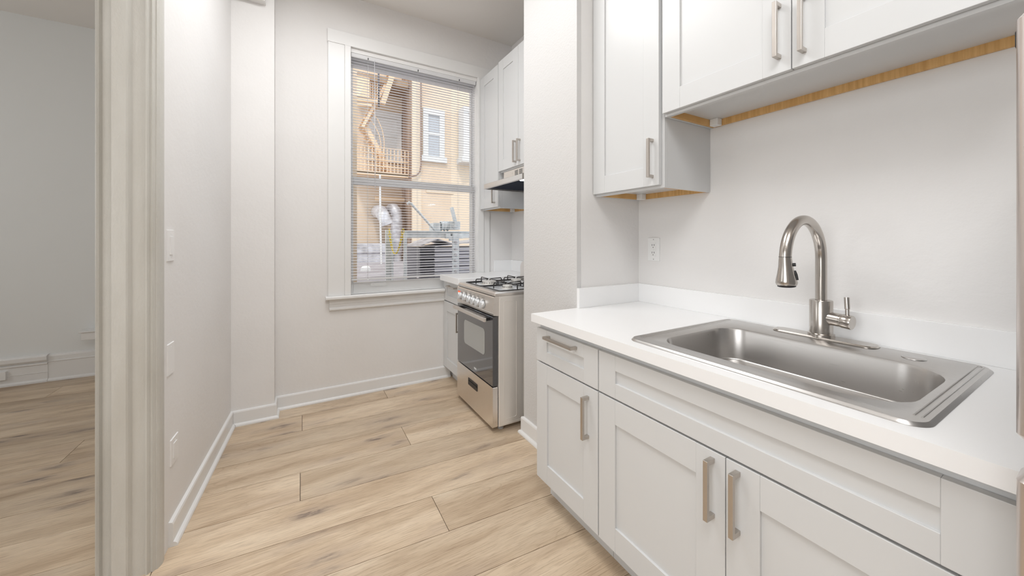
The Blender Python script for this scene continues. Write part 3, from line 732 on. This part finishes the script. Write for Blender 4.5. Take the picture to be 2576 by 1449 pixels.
# outlet in side room baseboard, and ledge
x1 = at(17, 945, 4.92).x
oo = thing('wall_outlet', 'white outlet set into the side room baseboard', 'outlet', (x1-.05, 4.92, .1))
part(MB().box(x1-.11, x1, 4.904, 4.93, .063, .135, .002), 'cover_plate', 'plate', oo)
for zz in (.100, .088): part(MB().box(x1-.045, x1-.035, 4.9025, 4.905, zz, zz+.006), 'slot', 'slot', oo)
xa = at(217, 840, 4.9).x
le = MB().box(xa, xa+.42, 4.80, 4.95, .362, .432, .003).box(xa-.012, xa+.43, 4.79, 4.95, .432, .444, .003)
solo(le, 'wall_ledge', 'trim', 'white painted ledge end on the grey side room wall', 'ledge', (xa+.2, 4.95, .35))

# ------------------------------------------------------------------ outside the window
YR, YW = 10.4, 9.4      # recessed and projecting facade planes
xcnr = at(1036, 400, YW).x
nb = thing('apartment_building', 'beige stucco apartment building across the courtyard with a recessed corner', 'building', (3, YR, .7))
part(MB().box(-2, xcnr, YR, YR+.4, .3, 11), 'recessed_wall', 'stucco', nb)
xbay = at(1135, 400, YW).x
part(MB().box(xcnr, xbay, YW, YR+.4, .3, 11), 'projecting_wall', 'stucco', nb)
xe = at(1185, 400, YW-.5).x+2.4
part(MB().prism([(xbay, YW), (xe, YW-1.1), (xe, YR+.4), (xbay, YR+.4)], 2, .3, 11), 'angled_bay', 'stucco_l', nb)
part(MB().box(xcnr-.001, at(1059, 400, YW).x, YW-.05, YW, .3, 11), 'corner_board', 'stucco_l', nb)
part(MB().box(at(1011, 300, YR).x, xcnr, YR-.02, YR, .3, 11), 'dark_return', 'stucco_d', nb)  # darker brown strip next to the inner corner
part(MB().box(xcnr-.012, xcnr, YW+.02, YR-.02, .3, 11), 'dark_return', 'stucco_d', nb)
def ext_window(y, u0, v0, u1, v1, fw, pane='extpane', depth=.06):
    a, b = at(u0, v0, y), at(u1, v1, y); w_ = MB(); x0, x1, z1, z0 = a.x, b.x, a.z, b.z
    w_.box(x0, x0+fw, y-depth, y, z0, z1-fw*1.2).box(x1-fw, x1, y-depth, y, z0, z1-fw*1.2).box(x0, x1, y-depth*1.1, y, z1-fw*1.2, z1).box(x0-fw*.4, x1+fw*.4, y-depth*1.5, y, z0-fw*.6, z0+fw*.5)
    zm = (z0+z1)/2; w_.box(x0+fw, x1-fw, y-depth*.7, y, zm-fw*.25, zm+fw*.25)
    f = part(w_, 'window', 'extwhite', nb)
    part(MB().box(x0+fw*.9, x1-fw*.9, y-.025, y-.002, z0, z1), 'pane', pane, f)
ext_window(YR, 928, 276, 1009, 405, .13, 'extwhite')
ext_window(YW, 1063, 271, 1117, 404, .14)
a = at(1164, 268, YW-.45); b = at(1215, 406, YW-.45)
w_ = MB().box(a.x, a.x+.14, a.y-.06, a.y+.3, b.z, a.z-.15).box(a.x, b.x, a.y-.07, a.y+.3, a.z-.15, a.z).box(a.x-.05, b.x, a.y-.09, a.y+.3, b.z-.08, b.z+.05)
f = part(w_, 'window', 'extwhite', nb); part(MB().box(a.x+.13, b.x, a.y-.03, a.y+.3, b.z, a.z), 'pane', 'extwhite', f)
# belly band mouldings
part(MB().box(at(1072, 470, YW).x, xe, YW-.03, YW+.05, at(1100, 486, YW).z, at(1100, 474, YW).z), 'band', 'stucco_l', nb)
# own building's return seen at the left of the glass
struct(MB().box(at(868, 400, 4.2).x, at(898, 400, 4.2).x, 4.2, 4.6, .3, 6), 'wall_exterior', 'stucco_l')
struct(MB().box(-.5, 9, YB+.2, YR, .55, .70), 'floor_roof_terrace', 'roof')
def P(u, v, y): return at(u, v, y)
# parapet ledge at foot of recessed wall
a = P(900, 612, YR-.8); b = P(974, 645, YR-.8)
pr_ = MB().box(a.x-1.5, b.x, YR-.8, YR-.3, b.z+.08, a.z, .03).box(a.x-1.5, b.x, YR-.75, YR-.3, .70, b.z+.08)
solo(pr_, 'parapet_ledge', 'duct', 'low whitewashed ledge at the foot of the recessed wall', 'ledge', (a.x, YR-.5, .7))
a = P(920, 676, 7); solo(MB().lathe([(.09, 0), (.09, .05), (.06, .09), (0, .1)], (a.x, 7, .70), seg=20), 'roof_vent', 'extwhite', 'small white domed vent on the grey roof', 'vent', (a.x, 7, .7))
# conduit on the corner board
c_ = MB(); yq = YW-.09
yq = YW-.12
c_.tube([P(1059, 205, yq), P(1059, 415, yq), P(1056, 432, yq), P(1048, 441, yq), P(1030, 445, yq)], .02, 8)
solo(c_, 'conduit', 'conduit', 'thin brown conduit running down the building corner', 'pipe', (xcnr, yq, 1))
# dark rod above the recessed window
solo(MB().tube([P(952, 150, 9.3), P(953, 268, 9.3)], .022, 8), 'hanging_rod', 'rod', 'dark vertical rod hanging above the recessed window', 'rod', P(953, 268, 9.3))
# fire escape
fe = thing('fire_escape', 'beige iron fire escape with stair, railing and grated landings', 'fire escape', P(960, 440, 9.6))
ya, yb_ = 9.55, 10.35
dk = MB(); zf = P(960, 433, ya).z; x0, x1 = P(898, 435, ya).x, xcnr-.05
dk.box(x0, x1, ya, ya+.05, zf-.09, zf).box(x0, x1, yb_-.05, yb_, zf-.09, zf)
n_ = 46
for i in range(n_): 
    x = x0+(x1-x0)*i/(n_-1); dk.box(x-.012, x+.012, ya, yb_, zf-.05, zf-.02)
part(dk, 'landing_grate', 'escape', fe)
rl = MB(); zt_ = P(960, 372, ya).z
for i in range(15):
    x = x0+(x1-x0)*i/14; rl.box(x-.011, x+.011, ya, ya+.022, zf, zt_)
for k in range(4): 
    zz = zf+(zt_-zf)*(k+1)/4; rl.box(x0, x1, ya-.012, ya+.006, zz-.010, zz+.010)
part(rl, 'railing', 'escape', fe)
sr = MB(); s0, s1 = P(920, 318, 9.75), P(985, 440, 9.75)
for dy in (0, .45): sr.tube([s0+Vector((0, dy, 0)), s1+Vector((0, dy, 0))], .05, 4, square=True)
for i in range(9):
    p = s0.lerp(s1, (i+.5)/9); sr.box(p.x-.10, p.x+.10, p.y, p.y+.45, p.z-.012, p.z+.012)
part(sr, 'stair_flight', 'escape', fe)
s2 = MB(); s0, s1 = P(912, 320, 9.6), P(990, 176, 9.6)
s2.tube([s0, s1], .034, 4, square=True); s2.tube([s0+Vector((0, .45, 0)), s1+Vector((0, .45, 0))], .034, 4, square=True)
for i in range(10):
    p = s0.lerp(s1, (i+.5)/10); s2.box(p.x-.09, p.x+.09, p.y, p.y+.45, p.z-.012, p.z+.012)
part(s2, 'stair_flight', 'escape', fe)
hrl = MB()
hrl.tube([P(938, 285, 9.7), P(950, 300, 9.7), P(961, 325, 9.7), P(966, 350, 9.7), P(967, 400, 9.7), P(968, 425, 9.7)], .012, 6)
hrl.tube([P(930, 300, 9.7), P(944, 318, 9.7), P(954, 340, 9.7), P(958, 360, 9.7), P(959, 410, 9.7)], .012, 6)
part(hrl, 'handrail', 'escape', fe)
ul = MB(); zu = P(960, 205, 9.6).z; x0, x1 = P(898, 190, 9.6).x, xcnr-.05
ul.box(x0, x1, 9.55, 9.61, zu-.05, zu+.1)
for i in range(40):
    x = x0+(x1-x0)*i/39; ul.box(x-.016, x+.016, 9.6, 10.34, zu-.03, zu+.03)
for k in range(5): ul.box(x0, x1, 9.7+k*.16, 9.72+k*.16, zu-.035, zu+.035)
part(ul, 'landing_grate', 'escape_d', fe)
br_ = MB(); br_.tube([P(962, 262, 9.5), P(992, 175, 9.5)], .06, 4, square=True); br_.tube([P(892, 249, 9.5), P(958, 258, 9.5)], .035, 4, square=True); br_.tube([P(892, 262, 9.5), P(935, 266, 9.5)], .03, 4, square=True)
br_.box(P(895, 160, 9.5).x, P(930, 160, 9.5).x, 9.5, 9.56, P(900, 240, 9.5).z, P(900, 190, 9.5).z)
for i in range(9): x = P(905+i*5.5, 200, 9.6).x; br_.box(x-.012, x+.012, 9.6, 9.62, P(900, 240, 9.6).z, P(900, 172, 9.6).z)
part(br_, 'braces', 'escape', fe)
# pipes and ducts on the recessed wall
y_ = YR-.3
solo(MB().tube([P(944, 500, y_), (xcnr-.02, y_, P(944, 500, y_).z)], .062, 14), 'horizontal_pipe', 'pipe', 'beige horizontal pipe on the recessed wall above the ducts', 'pipe', P(990, 500, y_))
y_ = YR-1.0
d1 = MB().tube([P(950, 533, YR-.03), P(952, 532, YR-.45), P(957, 533, YR-.75), P(964, 543, y_), P(970, 556, y_-.05), P(974, 566, y_-.06)], [.17, .17, .165, .155, .15, .15], 20)
solo(d1, 'exhaust_duct', 'duct', 'short grey exhaust duct elbow opening downward, left of the pair', 'duct', P(955, 535, YR))
y_ = YR-.5; d2 = MB(); pl_ = [P(983, 527, YR-.02), P(985, 525, YR-.25), P(990, 525, YR-.40), P(996, 533, YR-.48), P(998, 545, y_), P(998, 560, y_)]
d2.tube(pl_, .145, 20)
for i in range(7):
    v0 = 553+i*12; d2.tube([P(998, v0, y_), P(998, v0+1.5, y_), P(998, v0+11, y_), P(998, v0+12, y_)], [.145, .152, .152, .145], 20)
bt = P(998, 640, y_); d2.tube([P(998, 634, y_), (bt.x, y_, .70)], .12, 20)

solo(d2, 'exhaust_duct', 'duct', 'tall banded grey duct rising from the roof, right of the pair', 'duct', (bt.x, y_, .7))
solo(MB().tube([P(956, 440, 8.9), P(957, 560, 8.9), (P(957, 560, 8.9).x+.02, 8.9, .70)], .022, 8), 'vent_pole', 'extwhite', 'thin white pole standing in front of the left duct', 'pole', (P(957, 612, 8.9).x, 8.9, .7))
# galvanised frame with winch
yg = 4.25
gf = thing('equipment_frame', 'galvanised steel frame with winch standing on the roof', 'metal frame', (P(1080, 600, yg).x, yg, .7))
fm_ = MB(); a = P(1020, 582, yg); b = P(1196, 582, yg)
fm_.box(a.x, b.x+.3, yg, yg+.10, P(1050, 598, yg).z, a.z, .004).box(a.x, b.x+.3, yg-.03, yg+.12, a.z-.006, a.z+.008)
part(fm_, 'beam', 'galv', gf)
for (u0, u1, yy, vt_) in ((971, 985, yg+.3, 578), (985, 990, yg+.25, 600), (1017, 1024, yg-.02, 582)):
    p, q = P(u0, vt_, yy), P(u1, vt_, yy); part(MB().box(p.x, q.x, yy, yy+.05, .70, p.z), 'post', 'galv', gf)
p, q = P(1140, 586, yg-.06), P(1155, 586, yg-.06); po = part(MB().box(p.x, q.x, yg-.06, yg-.02, .70, p.z), 'post', 'galv', gf, 'perforated upright')
hl_ = MB()
for v in (610, 627, 641, 655, 669, 683):
    c_ = P(1147, v, yg-.065); hl_.lathe([(.020, 0), (.020, .012), (.012, .018), (0, .018)], (c_.x, yg-.058, c_.z), (0, -1, 0), seg=14)
part(hl_, 'bolts', 'duct', po)
bk = MB(); 
for (u, v) in ((1138, 600), (1128, 593), (1160, 593)):
    c_ = P(u, v, yg-.05); bk.box(c_.x-.03, c_.x+.03, yg-.05, yg, c_.z-.03, c_.z+.03, .004)
part(bk, 'brackets', 'galv', gf)
wi = MB(); a, b = P(1091, 560, yg-.03), P(1108, 581, yg-.03)
wi.box(a.x, b.x, yg-.03, yg+.15, b.z, a.z, .004); a, b = P(1132, 556, yg-.03), P(1158, 578, yg-.03); wi.box(a.x, b.x, yg-.03, yg+.15, b.z, a.z, .004)
ctr = P(1108, 568, yg+.05)
wi.lathe([(.045, 0), (.062, .004), (.062, .012), (.05, .016), (.05, .04), (.064, .044), (.064, .052), (.05, .056), (.05, .08), (.062, .084), (.062, .094), (.04, .1), (.04, .14)], ctr, (1, 0, 0), seg=24)
ctr = P(1144, 568, yg-.03); wi.lathe([(.035, 0), (.035, .02), (.02, .022), (.02, .035), (0, .035)], ctr, (0, -1, 0), seg=20)
part(wi, 'winch', 'galv', gf)
part(MB().bar(P(1147, 565, yg-.05), P(1136, 522, yg-.05), .018), 'lever', 'galv', gf)
part(MB().tube([P(1024, 513, yg-.1), P(1029, 509, yg-.1), P(1034, 512, yg-.1), P(1096, 582, yg-.02)], .014, 10), 'crank_arm', 'galv', gf)
# yellow chain, individual links
ch = thing('safety_chain', 'yellow safety chain sagging between two galvanised posts', 'chain', P(993, 638, yg+.15))
pa, pb, pc = P(979, 578, yg+.27), P(994, 639, yg+.12), P(1014, 578, yg-.035)
def cat_(t): return pa*(1-t)*(1-t)+(pb*2-(pa+pc)*.5)*2*t*(1-t)+pc*t*t
NL = 26
for i in range(NL):
    p, q = cat_(i/NL), cat_((i+1)/NL); d = (q-p); L_ = d.length*.72; c_ = (p+q)/2; d.normalize()
    s_ = d.cross(Vector((0, 1, 0))).normalized(); s_ = s_ if i % 2 else d.cross(s_).normalized()
    wv = L_*.42; m_ = MB(); m_.tube([c_+d*(math.cos(a)*L_)+s_*(math.sin(a)*wv) for a in [2*PI*k/14 for k in range(14)]], .0042, 6, closed=True)
    part(m_, 'link', 'chain', ch)
# condenser / louvred unit
yc = 4.62
lu = thing('louvred_unit', 'grey louvred rooftop unit under a sloped metal hood', 'rooftop unit', (P(1100, 650, yc).x, yc, .7))
a, b, c_, e_ = P(1057, 622, yc), P(1093, 622, yc), P(1142, 622, yc), P(1196, 630, yc)
part(MB().box(a.x+.01, e_.x+.4, yc+.05, yc+.7, .702, a.z-.005), 'housing', 'louver_d', lu)
for (x0, x1, mm, n_) in ((a.x, b.x, 'louver_d', 9), (b.x+.004, c_.x, 'louver', 7), (c_.x+.004, e_.x+.4, 'louver', 9)):
    lv = MB(); H_ = (a.z-.715)/n_
    for k in range(n_):
        z0 = .715+k*H_; lv.prism([(yc+.045, z0), (yc, z0+.006), (yc+.0, z0+H_*.55), (yc+.045, z0+H_*.92)], 0, x0, x1)
    part(lv, 'louvres', mm, lu)
hd2 = MB(); za = P(1057, 618, yc).z; zp = P(1100, 600, yc).z; xm = P(1100, 600, yc).x; xe_ = e_.x+.4
hd2.prism([(a.x-.01, za-.01), (xm, zp-.012), (xm, zp), (a.x-.01, za)], 1, yc-.02, yc+.7); hd2.prism([(xm, zp-.012), (c_.x, za-.01+.02), (c_.x, za+.02), (xm, zp)], 1, yc-.02, yc+.7)
hd2.prism([(b.x, za-.02), (xe_, zp+.0), (xe_, zp+.012), (b.x, za-.008)], 1, yc-.03, yc+.6)
part(hd2, 'sloped_hood', 'duct', lu)
